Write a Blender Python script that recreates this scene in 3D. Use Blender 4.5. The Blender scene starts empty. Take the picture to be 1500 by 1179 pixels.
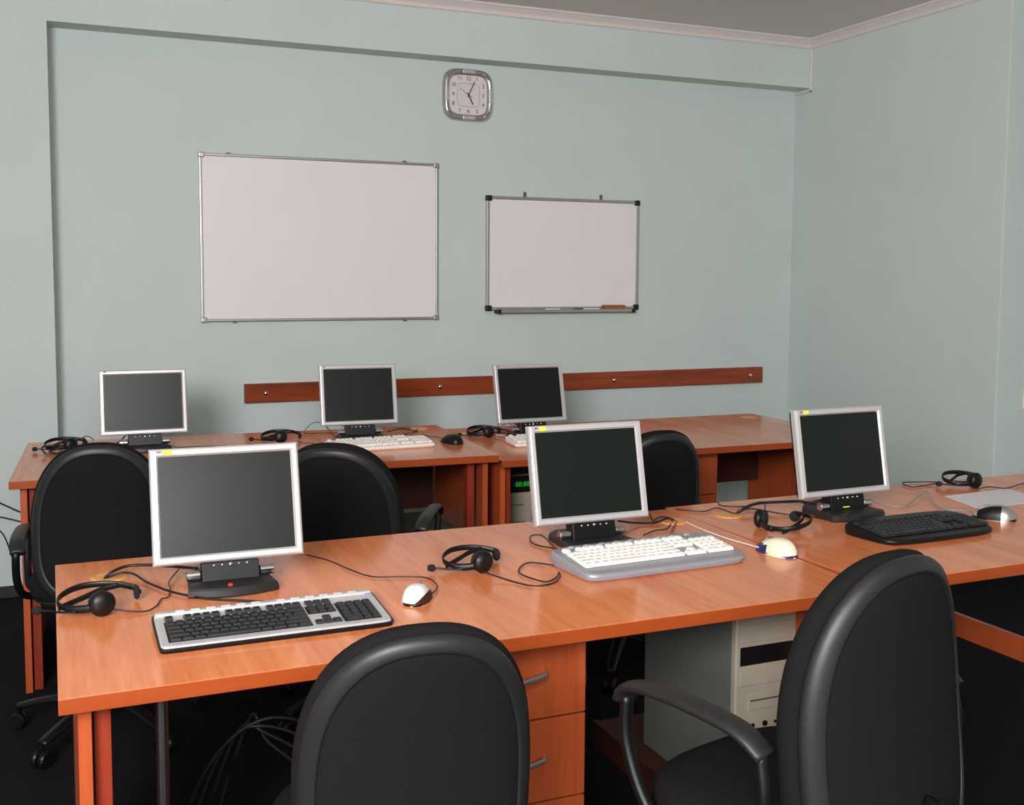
import bpy, bmesh, math, random
from mathutils import Vector, Matrix
random.seed(7)
SC = bpy.context.scene
COL = SC.collection
PI = math.pi

# ---------------------------------------------------------------- materials
def srgb(r, g, b):
    def f(c):
        c /= 255.0
        return c / 12.92 if c <= 0.04045 else ((c + 0.055) / 1.055) ** 2.4
    return (f(r), f(g), f(b), 1.0)

def mat(name, color, rough=0.5, metal=0.0, noise=0.0, scale=30.0, bump=0.0, bscale=200.0, spec=0.5, emit=None, estr=0.0, stretch=None, coat=0.0):
    m = bpy.data.materials.new(name); m.use_nodes = True
    nt = m.node_tree; b = nt.nodes['Principled BSDF']
    b.inputs['Base Color'].default_value = color
    b.inputs['Roughness'].default_value = rough
    b.inputs['Metallic'].default_value = metal
    b.inputs['Specular IOR Level'].default_value = spec
    b.inputs['Coat Weight'].default_value = coat
    b.inputs['Coat Roughness'].default_value = 0.08
    tc = nt.nodes.new('ShaderNodeTexCoord')
    mp = nt.nodes.new('ShaderNodeMapping')
    nt.links.new(tc.outputs['Object'], mp.inputs['Vector'])
    if stretch: mp.inputs['Scale'].default_value = stretch
    n = nt.nodes.new('ShaderNodeTexNoise'); n.inputs['Scale'].default_value = scale
    n.inputs['Detail'].default_value = 4
    nt.links.new(mp.outputs[0], n.inputs['Vector'])
    r = nt.nodes.new('ShaderNodeValToRGB')
    d = tuple(max(0, c * (1 - noise)) for c in color[:3]) + (1,)
    l = tuple(min(1, c * (1 + noise)) for c in color[:3]) + (1,)
    r.color_ramp.elements[0].color = d; r.color_ramp.elements[0].position = 0.3
    r.color_ramp.elements[1].color = l; r.color_ramp.elements[1].position = 0.7
    nt.links.new(n.outputs['Fac'], r.inputs['Fac'])
    nt.links.new(r.outputs['Color'], b.inputs['Base Color'])
    if bump:
        n2 = nt.nodes.new('ShaderNodeTexNoise'); n2.inputs['Scale'].default_value = bscale
        nt.links.new(tc.outputs['Object'], n2.inputs['Vector'])
        bp = nt.nodes.new('ShaderNodeBump'); bp.inputs['Strength'].default_value = bump
        bp.inputs['Distance'].default_value = 0.002
        nt.links.new(n2.outputs['Fac'], bp.inputs['Height'])
        nt.links.new(bp.outputs['Normal'], b.inputs['Normal'])
    if emit:
        b.inputs['Emission Color'].default_value = emit
        b.inputs['Emission Strength'].default_value = estr
    return m

def wood(name, c1, c2, axis='Y', rough=0.25, spec=0.5, fine=1.0, coat=0.0):
    m = bpy.data.materials.new(name); m.use_nodes = True
    nt = m.node_tree; b = nt.nodes['Principled BSDF']
    b.inputs['Roughness'].default_value = rough
    b.inputs['Specular IOR Level'].default_value = spec
    b.inputs['Coat Weight'].default_value = coat
    tc = nt.nodes.new('ShaderNodeTexCoord'); mp = nt.nodes.new('ShaderNodeMapping')
    k = {'X': (0.5, 9, 9), 'Y': (6, 0.4, 6), 'Z': (9, 9, 0.5)}[axis]
    mp.inputs['Scale'].default_value = k
    nt.links.new(tc.outputs['Object'], mp.inputs['Vector'])
    n = nt.nodes.new('ShaderNodeTexNoise'); n.inputs['Scale'].default_value = 1.6 * fine
    n.inputs['Detail'].default_value = 5; n.inputs['Roughness'].default_value = 0.6
    n.inputs['Distortion'].default_value = 0.6
    nt.links.new(mp.outputs[0], n.inputs['Vector'])
    n2 = nt.nodes.new('ShaderNodeTexNoise'); n2.inputs['Scale'].default_value = 14 * fine
    n2.inputs['Detail'].default_value = 3
    nt.links.new(mp.outputs[0], n2.inputs['Vector'])
    mx = nt.nodes.new('ShaderNodeMath'); mx.operation = 'MULTIPLY_ADD'
    nt.links.new(n2.outputs['Fac'], mx.inputs[0]); mx.inputs[1].default_value = 0.35
    ad = nt.nodes.new('ShaderNodeMath'); ad.operation = 'MULTIPLY'; ad.inputs[1].default_value = 0.65
    nt.links.new(n.outputs['Fac'], ad.inputs[0]); nt.links.new(ad.outputs[0], mx.inputs[2])
    r = nt.nodes.new('ShaderNodeValToRGB')
    r.color_ramp.elements[0].color = c2; r.color_ramp.elements[0].position = 0.36
    r.color_ramp.elements[1].color = c1; r.color_ramp.elements[1].position = 0.60
    nt.links.new(mx.outputs[0], r.inputs['Fac'])
    nt.links.new(r.outputs['Color'], b.inputs['Base Color'])
    return m

M = dict(
    paint=mat('mint_wall_paint', srgb(205, 215, 213), 0.75, noise=0.02, scale=3, bump=0.15, bscale=90, spec=0.25),
    ceil=mat('ceiling_paint', srgb(226, 223, 215), 0.9, noise=0.02, scale=2, spec=0.1),
    cornice=mat('cornice_white', srgb(226, 216, 214), 0.6, noise=0.02),
    carpet=mat('dark_carpet', srgb(24, 25, 30), 0.95, noise=0.6, scale=260, bump=0.5, bscale=600, spec=0.1),
    skirt=mat('dark_skirting', srgb(38, 34, 34), 0.6, noise=0.1),
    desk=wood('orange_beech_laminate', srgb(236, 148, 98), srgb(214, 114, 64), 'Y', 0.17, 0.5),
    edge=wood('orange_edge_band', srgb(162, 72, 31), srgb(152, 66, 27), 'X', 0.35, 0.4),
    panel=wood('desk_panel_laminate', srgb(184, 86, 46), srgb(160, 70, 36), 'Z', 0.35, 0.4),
    redstrip=wood('reddish_panel_strip', srgb(150, 56, 34), srgb(128, 44, 26), 'Z', 0.4, 0.3),
    shadepanel=wood('shaded_brown_panel', srgb(74, 36, 26), srgb(54, 26, 20), 'X', 0.5, 0.3),  # laminate darkened: the shade under the desks is put into the colour
    rail=wood('varnished_red_brown_wood', srgb(160, 72, 34), srgb(116, 44, 20), 'X', 0.3, 0.5, 0.7),
    grom=mat('tan_plastic_grommet', srgb(226, 154, 84), 0.4, noise=0.04),
    fabric=mat('black_chair_fabric', srgb(25, 24, 24), 0.9, noise=0.25, scale=500, bump=0.5, bscale=900, spec=0.12),
    shell=mat('black_moulded_plastic', srgb(33, 32, 33), 0.45, noise=0.05, scale=80, bump=0.12, bscale=700, spec=0.5),
    blackp=mat('black_plastic', srgb(14, 14, 16), 0.4, noise=0.08, spec=0.35),
    cable=mat('black_cable_rubber', srgb(26, 24, 25), 0.45, noise=0.05),
    softblack=mat('black_foam', srgb(20, 20, 20), 0.95, noise=0.2, scale=400),
    silver=mat('silver_plastic_bezel', srgb(206, 202, 204), 0.33, metal=0.35, noise=0.02, spec=0.5),
    greybody=mat('grey_plastic_body', srgb(150, 150, 158), 0.35, metal=0.2, noise=0.02),
    chrome=mat('polished_chrome', srgb(225, 225, 228), 0.12, metal=1.0),
    alu=mat('brushed_aluminium', srgb(190, 186, 184), 0.35, metal=0.8, noise=0.03),
    dullm=mat('satin_steel', srgb(140, 138, 138), 0.35, metal=1.0),
    screen=mat('dark_screen_glass', srgb(22, 26, 24), 0.3, spec=0.32, noise=0.03, scale=2),
    whitek=mat('white_key_plastic', srgb(240, 232, 226), 0.5, noise=0.02),
    whitep=mat('white_plastic', srgb(238, 232, 226), 0.35, noise=0.02),
    cream=mat('cream_plastic', srgb(240, 228, 200), 0.35, noise=0.02),
    navy=mat('navy_plastic', srgb(34, 46, 96), 0.35, noise=0.02),
    keyb=mat('charcoal_key_plastic', srgb(34, 34, 38), 0.42, noise=0.05),
    beige=mat('shaded_beige_plastic', srgb(162, 151, 136), 0.5, noise=0.03),  # beige toned down, part of the under-desk shade is in the colour
    towerside=mat('painted_steel_case', srgb(96, 100, 95), 0.5, noise=0.03),
    wboard=mat('white_enamel_board', srgb(238, 233, 237), 0.35, noise=0.01, scale=2),
    blackcap=mat('black_cap_plastic', srgb(18, 18, 20), 0.45),
    yellow=mat('yellow_sticker', srgb(236, 240, 60), 0.6, noise=0.02),
    orange=mat('orange_tag', srgb(240, 120, 30), 0.6, noise=0.02),
    red=mat('red_light_cap', srgb(220, 30, 24), 0.3, emit=srgb(220, 20, 14), estr=0.4),
    green=mat('green_display', srgb(30, 150, 40), 0.4, emit=srgb(20, 160, 40), estr=0.5),
    blue=mat('blue_cap_plastic', srgb(60, 130, 200), 0.4),
    tan=mat('wood_eraser_block', srgb(150, 92, 52), 0.6, noise=0.1),
    paper=mat('white_paper', srgb(226, 220, 226), 0.8, noise=0.02),
    face=mat('clock_face_white', srgb(226, 216, 218), 0.5, noise=0.01),
    ink=mat('dark_numeral_ink', srgb(70, 68, 70), 0.6),
    blueL=mat('logo_blue', srgb(70, 80, 190), 0.5), redL=mat('logo_red', srgb(210, 60, 50), 0.5),
)

# ---------------------------------------------------------------- helpers
def mesh_obj(name, bm, m, parent=None, world=False, smooth=False, kind=None, bevel=0.0, seg=2):
    if world and parent is not None:
        bm.transform(parent.matrix_world.inverted())
    bmesh.ops.recalc_face_normals(bm, faces=bm.faces)
    me = bpy.data.meshes.new(name); bm.to_mesh(me); bm.free()
    if isinstance(m, (list, tuple)):
        for x in m: me.materials.append(M[x] if isinstance(x, str) else x)
    else: me.materials.append(M[m] if isinstance(m, str) else m)
    o = bpy.data.objects.new(name, me); COL.objects.link(o)
    if smooth:
        for p in me.polygons: p.use_smooth = True
    if bevel:
        bv = o.modifiers.new('bevel', 'BEVEL'); bv.width = bevel; bv.segments = seg; bv.limit_method = 'ANGLE'
        bv.angle_limit = math.radians(40)
    if parent: o.parent = parent
    if kind: o['kind'] = kind
    return o

def tag(o, label, cat, group=None):
    o['label'] = label; o['category'] = cat
    if group: o['group'] = group
    return o

def thing(name, label, cat, loc=(0, 0, 0), rz=0.0, group=None):
    o = bpy.data.objects.new(name, None); COL.objects.link(o)
    o.empty_display_size = 0.05
    o.location = loc; o.rotation_euler = (0, 0, rz)
    o.matrix_world = Matrix.Translation(Vector(loc)) @ Matrix.Rotation(rz, 4, 'Z')
    return tag(o, label, cat, group)

def box(bm, x0, x1, y0, y1, z0, z1, mi=0, mtx=None):
    vs = [bm.verts.new((x, y, z)) for x in (x0, x1) for y in (y0, y1) for z in (z0, z1)]
    if mtx:
        for v in vs: v.co = mtx @ v.co
    for f in ((0, 1, 3, 2), (4, 6, 7, 5), (0, 4, 5, 1), (2, 3, 7, 6), (0, 2, 6, 4), (1, 5, 7, 3)):
        fc = bm.faces.new([vs[i] for i in f]); fc.material_index = mi

def BX(*a, **k):
    bm = bmesh.new(); box(bm, *a, **k); return bm

def catmull(P, n=6):
    P = [Vector(p) for p in P]
    if len(P) < 3: return P
    out = []
    Q = [P[0] * 2 - P[1]] + P + [P[-1] * 2 - P[-2]]
    for i in range(1, len(Q) - 2):
        a, b, c, d = Q[i - 1:i + 3]
        for k in range(n):
            t = k / n
            out.append(0.5 * ((2 * b) + (c - a) * t + (2 * a - 5 * b + 4 * c - d) * t * t + (3 * b - a - 3 * c + d) * t ** 3))
    out.append(P[-1]); return out

def sweep(bm, pts, a, b=None, seg=8, up=(0, 0, 1), smooth=6, taper=None):
    """tube with half width a (sideways) and half height b (along up)"""
    b = b or a
    P = catmull(pts, smooth) if smooth else [Vector(p) for p in pts]
    up = Vector(up); rings = []
    for i, p in enumerate(P):
        t = (P[min(i + 1, len(P) - 1)] - P[max(i - 1, 0)])
        t = t.normalized() if t.length > 1e-9 else Vector((0, 1, 0))
        u = up if abs(t.dot(up)) < 0.95 else Vector((1, 0, 0))
        s = t.cross(u).normalized(); w = s.cross(t).normalized()
        k = taper(i / (len(P) - 1)) if taper else 1.0
        rings.append([bm.verts.new(p + s * (a * k * math.cos(2 * PI * j / seg)) + w * (b * k * math.sin(2 * PI * j / seg))) for j in range(seg)])
    for r0, r1 in zip(rings, rings[1:]):
        for j in range(seg):
            bm.faces.new((r0[j], r0[(j + 1) % seg], r1[(j + 1) % seg], r1[j]))
    bm.faces.new(rings[0][::-1]); bm.faces.new(rings[-1])

def SW(*a, **k):
    bm = bmesh.new(); sweep(bm, *a, **k); return bm

def lathe(bm, prof, seg=24, mtx=None):
    """prof: (radius, height) pairs about Z"""
    rings = []
    for r, z in prof:
        if r < 1e-6:
            v = bm.verts.new((0, 0, z)); rings.append([v] * seg)
        else:
            rings.append([bm.verts.new((r * math.cos(2 * PI * j / seg), r * math.sin(2 * PI * j / seg), z)) for j in range(seg)])
    for r0, r1 in zip(rings, rings[1:]):
        for j in range(seg):
            q = [r0[j], r0[(j + 1) % seg], r1[(j + 1) % seg], r1[j]]
            u = []
            for v in q:
                if v not in u: u.append(v)
            if len(u) > 2: bm.faces.new(u)
    for ring in (rings[0], rings[-1]):
        if ring[0] is not ring[1]:
            try: bm.faces.new(ring)
            except ValueError: pass
    if mtx:
        vs = set(v for r in rings for v in r)
        for v in vs: v.co = mtx @ v.co

def LT(*a, **k):
    bm = bmesh.new(); lathe(bm, *a, **k); return bm

def loft(rings, cap0=True, cap1=True):
    bm = bmesh.new()
    R = [[bm.verts.new(p) for p in ring] for ring in rings]
    for r0, r1 in zip(R, R[1:]):
        n = len(r0)
        for j in range(n): bm.faces.new((r0[j], r0[(j + 1) % n], r1[(j + 1) % n], r1[j]))
    if cap0: bm.faces.new(R[0][::-1])
    if cap1: bm.faces.new(R[-1])
    return bm

def superell(a, b, p, n=48, cx=0, cy=0, bl=None, pl=None):
    """closed outline; bl/pl: other half size and power below the axis"""
    out = []
    for i in range(n):
        t = 2 * PI * i / n; c, s = math.cos(t), math.sin(t)
        bb, pp = (b, p) if s >= 0 or bl is None else (bl, pl)
        out.append((cx + a * math.copysign(abs(c) ** (2 / pp), c), cy + bb * math.copysign(abs(s) ** (2 / pp), s)))
    return out

def Rx(a): return Matrix.Rotation(a, 4, 'X')
def Ry(a): return Matrix.Rotation(a, 4, 'Y')
def Rz(a): return Matrix.Rotation(a, 4, 'Z')
def T(*v): return Matrix.Translation(Vector(v))

def copy_tree(o, parent=None):
    c = o.copy(); COL.objects.link(c)
    if parent is not None: c.parent = parent
    for ch in list(o.children): copy_tree(ch, c)
    return c

def place(o, loc, rz):
    o.location = loc; o.rotation_euler = (0, 0, rz)
    o.matrix_world = Matrix.Translation(Vector(loc)) @ Matrix.Rotation(rz, 4, 'Z')
    return o

def cord(parent, data, name='cable', m='cable'):
    r, pts = data
    return mesh_obj(name, SW(pts, r, seg=6, smooth=5), m, parent, world=True, smooth=True)

def text_bm(s, size, thick=0.0005):
    cu = bpy.data.curves.new('t', 'FONT'); cu.body = s; cu.size = size; cu.extrude = thick
    cu.align_x = 'CENTER'; cu.align_y = 'CENTER'
    o = bpy.data.objects.new('t', cu); COL.objects.link(o)
    bpy.context.view_layer.update()
    dg = bpy.context.evaluated_depsgraph_get()
    me = bpy.data.meshes.new_from_object(o.evaluated_get(dg))
    bm = bmesh.new(); bm.from_mesh(me)
    bpy.data.objects.remove(o); bpy.data.curves.remove(cu); bpy.data.meshes.remove(me)
    return bm

# ---------------------------------------------------------------- camera
f_px, yaw, pit, rol, H = 1590.98, .4022, -.0809, .006, 1.452
R0 = Vector((math.cos(yaw), -math.sin(yaw), 0)); F0 = Vector((math.sin(yaw), math.cos(yaw), 0)); U0 = Vector((0, 0, 1))
Fw = F0 * math.cos(pit) + U0 * math.sin(pit); Uw = -F0 * math.sin(pit) + U0 * math.cos(pit)
Rr = R0 * math.cos(rol) + Uw * math.sin(rol); Ur = -R0 * math.sin(rol) + Uw * math.cos(rol)
cam = bpy.data.cameras.new('camera'); co = bpy.data.objects.new('camera', cam); COL.objects.link(co)
cam.sensor_fit = 'HORIZONTAL'; cam.sensor_width = 36; cam.lens = f_px / 1500 * 36
cam.shift_y = -59.5 / 1500; cam.clip_start = 0.05
co.matrix_world = Matrix(((Rr.x, Ur.x, -Fw.x, 0), (Rr.y, Ur.y, -Fw.y, 0), (Rr.z, Ur.z, -Fw.z, H), (0, 0, 0, 1)))
SC.camera = co

# ---------------------------------------------------------------- room
D = 5.25; W = 5.388; XR = 4.115; YC = 3.81; ZC = 2.815; XL = -1.7; XF = 5.6; YB = -2.6; BZ = 2.54
def struct(name, bm, m, **k):
    return mesh_obj(name, bm, m, kind='structure', **k)
struct('floor', BX(XL - .1, XF + .1, YB - .1, W + .1, -0.1, 0), 'carpet')
struct('ceiling', BX(XL - .1, XF + .1, YB - .1, W + .1, ZC, ZC + .1), 'ceil')
struct('wall_back', BX(XL, XR, W, W + .1, 0, ZC), 'paint')
struct('wall_left', BX(XL - .1, XL, YB, W + .1, 0, ZC), 'paint')
struct('wall_right', BX(XR, XF + .1, YC, W + .1, 0, ZC), 'paint', bevel=.004)
struct('wall_front', BX(XL - .1, XF + .1, YB - .1, YB, 0, ZC), 'paint')
struct('wall_side', BX(XF, XF + .1, YB, YC, 0, ZC), 'paint')
# proud pilaster at the left and the dropped beam above the recess
struct('trim_1', BX(XL, 0.018, D, W, 0, ZC), 'paint')
struct('trim_2', BX(0.018, XR, D, W, BZ, ZC), 'paint')
# crown moulding
def crown(p0, p1, nrm):
    prof = [(0, -.052), (.008, -.052), (.014, -.046), (.014, -.040), (.008, -.034), (.016, -.026), (.028, -.016), (.034, -.010), (.042, -.010), (.046, -.004), (.046, 0), (0, 0)]
    rings = []
    for p in (p0, p1):
        rings.append([Vector((p[0], p[1], ZC)) + Vector(nrm) * a + Vector((0, 0, z)) for a, z in prof])
    return rings
struct('trim_3', loft(crown((XL, D), (XR, D), (0, -1, 0))), 'cornice')
struct('trim_4', loft(crown((XR, W), (XR, YC - .0), (-1, 0, 0))), 'cornice')
bm = bmesh.new(); box(bm, XR - .012, XR, D - .014, D - .001, BZ - .024, ZC - .05); box(bm, XR - .012, XR, D - .014, W, BZ - .024, BZ - .012)
struct('trim_5', bm, 'cornice', bevel=.003)
struct('baseboard_back', BX(XL, XR, W - .012, W, 0, .05), 'skirt')
struct('baseboard_left', BX(XL, .018, D - .012, D, 0, .05), 'skirt')
struct('baseboard_right', BX(XR - .012, XR, YC, W, 0, .05), 'skirt')

# light switch at the right
t = thing('light_switch', 'white square light switch on the shaded wall at the right edge', 'light switch', (4.325, YC, .865))
mesh_obj('cover_plate', BX(-.04, .04, -.01, 0, -.045, .045), 'whitep', t, bevel=.003)
mesh_obj('rocker', BX(-.025, .025, -.015, -.009, -.03, .03), 'whitep', t, bevel=.002)

# ---------------------------------------------------------------- wall things
def whiteboard(label, x0, x1, z0, z1, fr, capm, framem, caps):
    w, h = x1 - x0, z1 - z0
    t = thing('whiteboard', label, 'whiteboard', ((x0 + x1) / 2, W, z0), 0, 'whiteboards on the back wall')
    mesh_obj('writing_surface', BX(-w / 2 + .004, w / 2 - .004, -.016, -.002, .004, h - .004), 'wboard', t)
    for a in ((-w / 2, w / 2, -.022, 0, h - fr, h), (-w / 2, w / 2, -.022, 0, 0, fr), (-w / 2, -w / 2 + fr, -.022, 0, fr, h - fr), (w / 2 - fr, w / 2, -.022, 0, fr, h - fr)):
        mesh_obj('frame_rail', BX(*a), framem, t, bevel=.004, seg=3)
    for sx in (-1, 1):
        for z in (0, h):
            c = caps; zz = (z - c * .5) if z else (-c * .5 + c * .0)
            x = sx * (w / 2)
            bm = BX(min(x, x - sx * c) - (.003 if sx < 0 else 0), max(x, x - sx * c) + (.003 if sx > 0 else 0), -.026, 0, (h - c + .003) if z else -.003, (h + .003) if z else c - .003)
            mesh_obj('corner_cap', bm, capm, t, bevel=.005, seg=3)
    return t, w, h
t, w, h = whiteboard('larger whiteboard with plain silver frame, on the left of the wall', .666, 1.864, 1.213, 2.016, .014, 'alu', 'alu', .026)
for x in (-.46, .42):
    mesh_obj('hanging_clip', BX(x - .01, x + .01, -.012, 0, h, h + .008), 'dullm', t, bevel=.002)
for x in (-.44, .42):
    mesh_obj('hanging_clip', BX(x - .01, x + .01, -.012, 0, -.008, 0), 'dullm', t, bevel=.002)
t, w, h = whiteboard('smaller whiteboard with black corner caps and a marker tray, below the clock at right', 2.134, 3.054, 1.257, 1.862, .017, 'blackcap', 'alu', .030)
for x in (-.235, .225):
    bm = bmesh.new(); box(bm, x - .008, x + .008, -.006, -.001, h - .004, h + .026)
    lathe(bm, [(0, 0), (.007, 0), (.007, .004), (0, .004)], 12, T(x, -.006, h + .022) @ Rx(PI / 2))
    mesh_obj('hanging_lug', bm, 'dullm', t)
bm = bmesh.new(); box(bm, -w / 2 + .045, w / 2 - .045, -.068, -.022, -.012, -.008); box(bm, -w / 2 + .045, w / 2 - .045, -.070, -.066, -.012, .004)
box(bm, -w / 2 + .045, w / 2 - .045, -.030, -.022, -.012, .010)
mesh_obj('marker_tray', bm, 'alu', t, bevel=.001)
for sx in (-1, 1):
    mesh_obj('tray_bracket', BX(sx * (w / 2 - .055) - .012, sx * (w / 2 - .055) + .012, -.072, -.022, -.016, .006), 'blackcap', t, bevel=.003)
cxb = (2.134 + 3.054) / 2; zt = 1.257 - .008
def marker(x, capm, label, ln=.10):
    t = thing('marker_pen', label, 'marker', (x, W - .045, zt + .009), 0)
    mesh_obj('barrel', LT([(0, 0), (.006, 0), (.008, .004), (.008, ln), (.0, ln)], 14, T(0, 0, 0) @ Ry(PI / 2)), 'whitep', t, smooth=False)
    mesh_obj('cap', LT([(0, 0), (.0088, 0), (.0088, .05), (.006, .056), (0, .056)], 14, Ry(-PI / 2)), capm, t)
marker(cxb - .13, 'blue', 'white marker with a blue cap on the tray of the small whiteboard', .09)
marker(cxb + .10, 'blackcap', 'white marker with a black cap on the tray of the small whiteboard', .10)
t = thing('board_eraser', 'brown wooden board eraser on the right end of the marker tray', 'eraser', (cxb + .29, W - .046, zt))
mesh_obj('handle_block', BX(-.065, .065, -.02, .02, .010, .034), 'tan', t, bevel=.003)
mesh_obj('felt_pad', BX(-.063, .063, -.019, .019, 0, .012), 'softblack', t)

# wooden wall rail with screws
t = thing('wooden_wall_rail', 'long red-brown wooden rail screwed to the wall above the back desks', 'wooden rail', (2.386, W, .86))
mesh_obj('rail_board', BX(-1.523, 1.523, -.028, 0, -.047, .047), 'rail', t, bevel=.003)
for x in (.966, 1.871, 2.903, 3.819):
    mesh_obj('screw', LT([(0, .010), (.006, .009), (.011, .005), (.013, 0), (.013, -.001)], 16, T(x - 2.386, -.028, 0) @ Rx(PI / 2)), 'chrome', t, smooth=True)

# clock
t = thing('wall_clock', 'rounded square silver wall clock showing five past five', 'clock', (2.029, W, 2.376), 0)
def rings3(a, b, p, spec):
    return [[(x * (a - d) / a, -y, z * (b - d) / b) for x, z in superell(a, b, p, 64)] for d, y in spec]
mesh_obj('rim', loft(rings3(.137, .133, 4.2, [(0, 0), (0, .014), (.006, .026), (.014, .031), (.022, .028), (.030, .022), (.033, .016)]), cap1=False), 'alu', t, smooth=True)
mesh_obj('dial', loft(rings3(.104, .100, 4.5, [(0, .0), (0, .018)])), 'face', t)
# facets on rim
for a in range(8):
    ang = a * PI / 4
    px, pz = .1215 * math.cos(ang), .1175 * math.sin(ang)
    if a % 2: px *= 1.19; pz *= 1.19
    L = .034 if a % 2 == 0 else .020
    mesh_obj('rim_facet', BX(-L, L, -.004, .004, -.009, .009, mtx=T(px, -.029, pz) @ Ry(-ang + PI / 2)), 'chrome' if a % 2 else 'silver', t, bevel=.003)
R = .083
for i in range(1, 13):
    an = PI / 2 - i * PI / 6
    k = 1 / max(abs(math.cos(an)), abs(math.sin(an))) ; k = min(k, 1.16)
    bm = text_bm(str(i), .028, .0004); bm.transform(T(R * k * math.cos(an), -.0185, R * k * math.sin(an)) @ Rx(PI / 2))
    mesh_obj('numeral', bm, 'ink', t)
bm = bmesh.new()
o1 = [(x, -.0186, z) for x, z in superell(.062, .060, 5, 64)]; o2 = [(x * .975, -.0186, z * .975) for x, _, z in o1]
va = [bm.verts.new(p) for p in o1]; vb = [bm.verts.new(p) for p in o2]
for j in range(64): bm.faces.new((va[j], va[(j + 1) % 64], vb[(j + 1) % 64], vb[j]))
mesh_obj('dial_line', bm, 'dullm', t)
def hand(name, ang, L, w, back=.012, y=-.021):
    mesh_obj(name, BX(-w, w, -.0006, .0006, -back, L, mtx=T(0, y, 0) @ Ry(ang)), 'ink', t)
hand('minute_hand', math.radians(26), .076, .0024, y=-.0225)
hand('hour_hand', math.radians(152), .054, .003, y=-.0205)
hand('second_hand', math.radians(303), .062, .0009, .022, y=-.0245)
mesh_obj('hub', LT([(0, .005), (.004, .005), (.004, 0)], 12, T(0, -.0205, 0) @ Rx(PI / 2)), 'ink', t)

# thin cables at the foot of the left wall
for k, (pts, r, lb) in enumerate((
    ([(-.55, 5.22, .62), (-.35, 5.236, .50), (-.225, 5.243, .427), (-.10, 5.243, .36), (.1, 5.22, .30)], .004, 'upper thin black cable running across the lower left wall'),
    ([(-.55, 5.22, .44), (-.35, 5.24, .39), (-.227, 5.243, .365), (-.10, 5.243, .32), (.1, 5.21, .25)], .0035, 'thin dark cable just under the upper one on the left wall'),
    ([(-.45, 5.22, .40), (-.30, 5.24, .335), (-.227, 5.243, .30), (-.19, 5.243, .20), (-.165, 5.235, .08), (-.15, 5.2, .005)], .003, 'brownish cable curving down to the floor on the left wall'))):
    tag(mesh_obj('wall_cable', SW(pts, r, seg=6), 'cable', smooth=True), lb, 'cable', None)

# ---------------------------------------------------------------- placements (metres)
CH = [
    ('black office chair at the front, in front of the drawer unit', (.530, 1.76, 0), -.113, .103, .86, .112, False),
    ('black office chair at the front right, in front of the black keyboard', (1.29, 1.63, 0), .226, -.106, 1.02, .005, True, -.012),
    ('black office chair at the left end of the back row, beside the left wall', (.139, 3.58, 0), -.1, -.005, .88, .113, True, .06),
    ('black office chair in front of the white keyboard on the back-row left desk', (.912, 3.43, 0), -.5, .232, .88, .122),
    ('black office chair in the back row, partly behind the middle front monitor', (1.933, 3.48, 0), 0.0, .112, .88, .081),
]
ZT = .75
d2r = math.radians
MON = [
    ('white framed monitor at the front left with yellow sticker and red light on its base', (.355, 2.424, ZT), d2r(-.7), d2r(14.7), True, 'red'),
    ('silver monitor with yellow sticker in the middle of the front desks', (1.283, 2.464, ZT), d2r(-.1), d2r(12.7), True, None),
    ('silver monitor with yellow sticker at the right of the front desks', (2.134, 2.499, ZT), d2r(1.8), d2r(10.7), True, 'yellow'),
    ('monitor with pale grey hazy screen at the left of the back row', (.331, 4.466, ZT), d2r(-.5), d2r(9.6), False, None),
    ('silver monitor in the middle of the back row, below the larger whiteboard', (1.193, 4.432, ZT), d2r(-3.3), d2r(11.6), False, None),
    ('silver monitor at the back with an orange tag on its base', (1.987, 4.419, .722), d2r(.4), d2r(13.3), False, 'orange', 1.035),
]
KBD = [
    ('silver framed keyboard with black keys on the front desk, left', (.393, 2.128, ZT), 0.0, 'slim'),
    ('thick grey keyboard with white keys in front of the middle monitor', (1.330, 2.262, ZT), .04, 'thick'),
    ('all black curved keyboard in front of the right monitor', (2.183, 2.258, ZT), .03, 'curved'),
    ('white keyboard on the back-row left desk', (1.21, 4.205, ZT), .03, 'plain', False),
    ('white keyboard on the back-row right desk, half hidden by the middle monitor', (2.007, 4.217, .722), -.08, 'plain', False),
]
MIC = [
    ('small white mouse right of the silver framed keyboard', (.713, 2.190, ZT), -.55, 'whitep', 'brown', .105, .060, .036),
    ('cream mouse with navy side beside the thick grey keyboard', (1.680, 2.228, ZT), .18, 'cream', 'navy', .122, .066, .040),
    ('silver mouse with black side beside the black keyboard', (2.515, 2.318, ZT), .62, 'alu', 'black', .120, .066, .040),
    ('black mouse on the back-row left desk, right of the white keyboard', (1.523, 4.215, ZT), .25, 'blackp', 'plain', .125, .068, .038),
]
HDS = [
    ('black headset at the left end of the front desk, beside the white framed monitor', (.060, 2.365, ZT), 0.0, False, 1.0),
    ('black headset on the front desk, between the left and middle monitors', (.900, 2.372, ZT), 0.0, False, .92),
    ('black headset on the front desks, between the middle and right monitors', (1.835, 2.425, ZT), .98, True, 1.15, False),
    ('black headset on the front desk at the far right, behind the paper', (2.800, 2.720, ZT), -.1, False, .9),
    ('black headset at the left end of the back row, tangled in its cable', (.030, 4.58, ZT), .2, False, 1.0),
    ('black headset on the back-row left desk, above the white framed monitor', (.850, 4.50, ZT), -.25, False, 1.0),
    ('black headset on the back-row desk, left of the monitor with the orange tag', (1.768, 4.503, .722), -.1, False, 1.0),
]
LIGHTS = [
    ('window_light', (-1.62, -.6, 2.2), (3.8, 4.2, 1.0), 2.4, 330, (1, .985, .975), 1.0),
    ('rear_light', (.05, -2.45, 2.45), (1.2, 4.0, 1.0), 1.1, 50, (1, .99, .98), .8),
]
WORLD = .2
EXPO = 0.2

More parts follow.
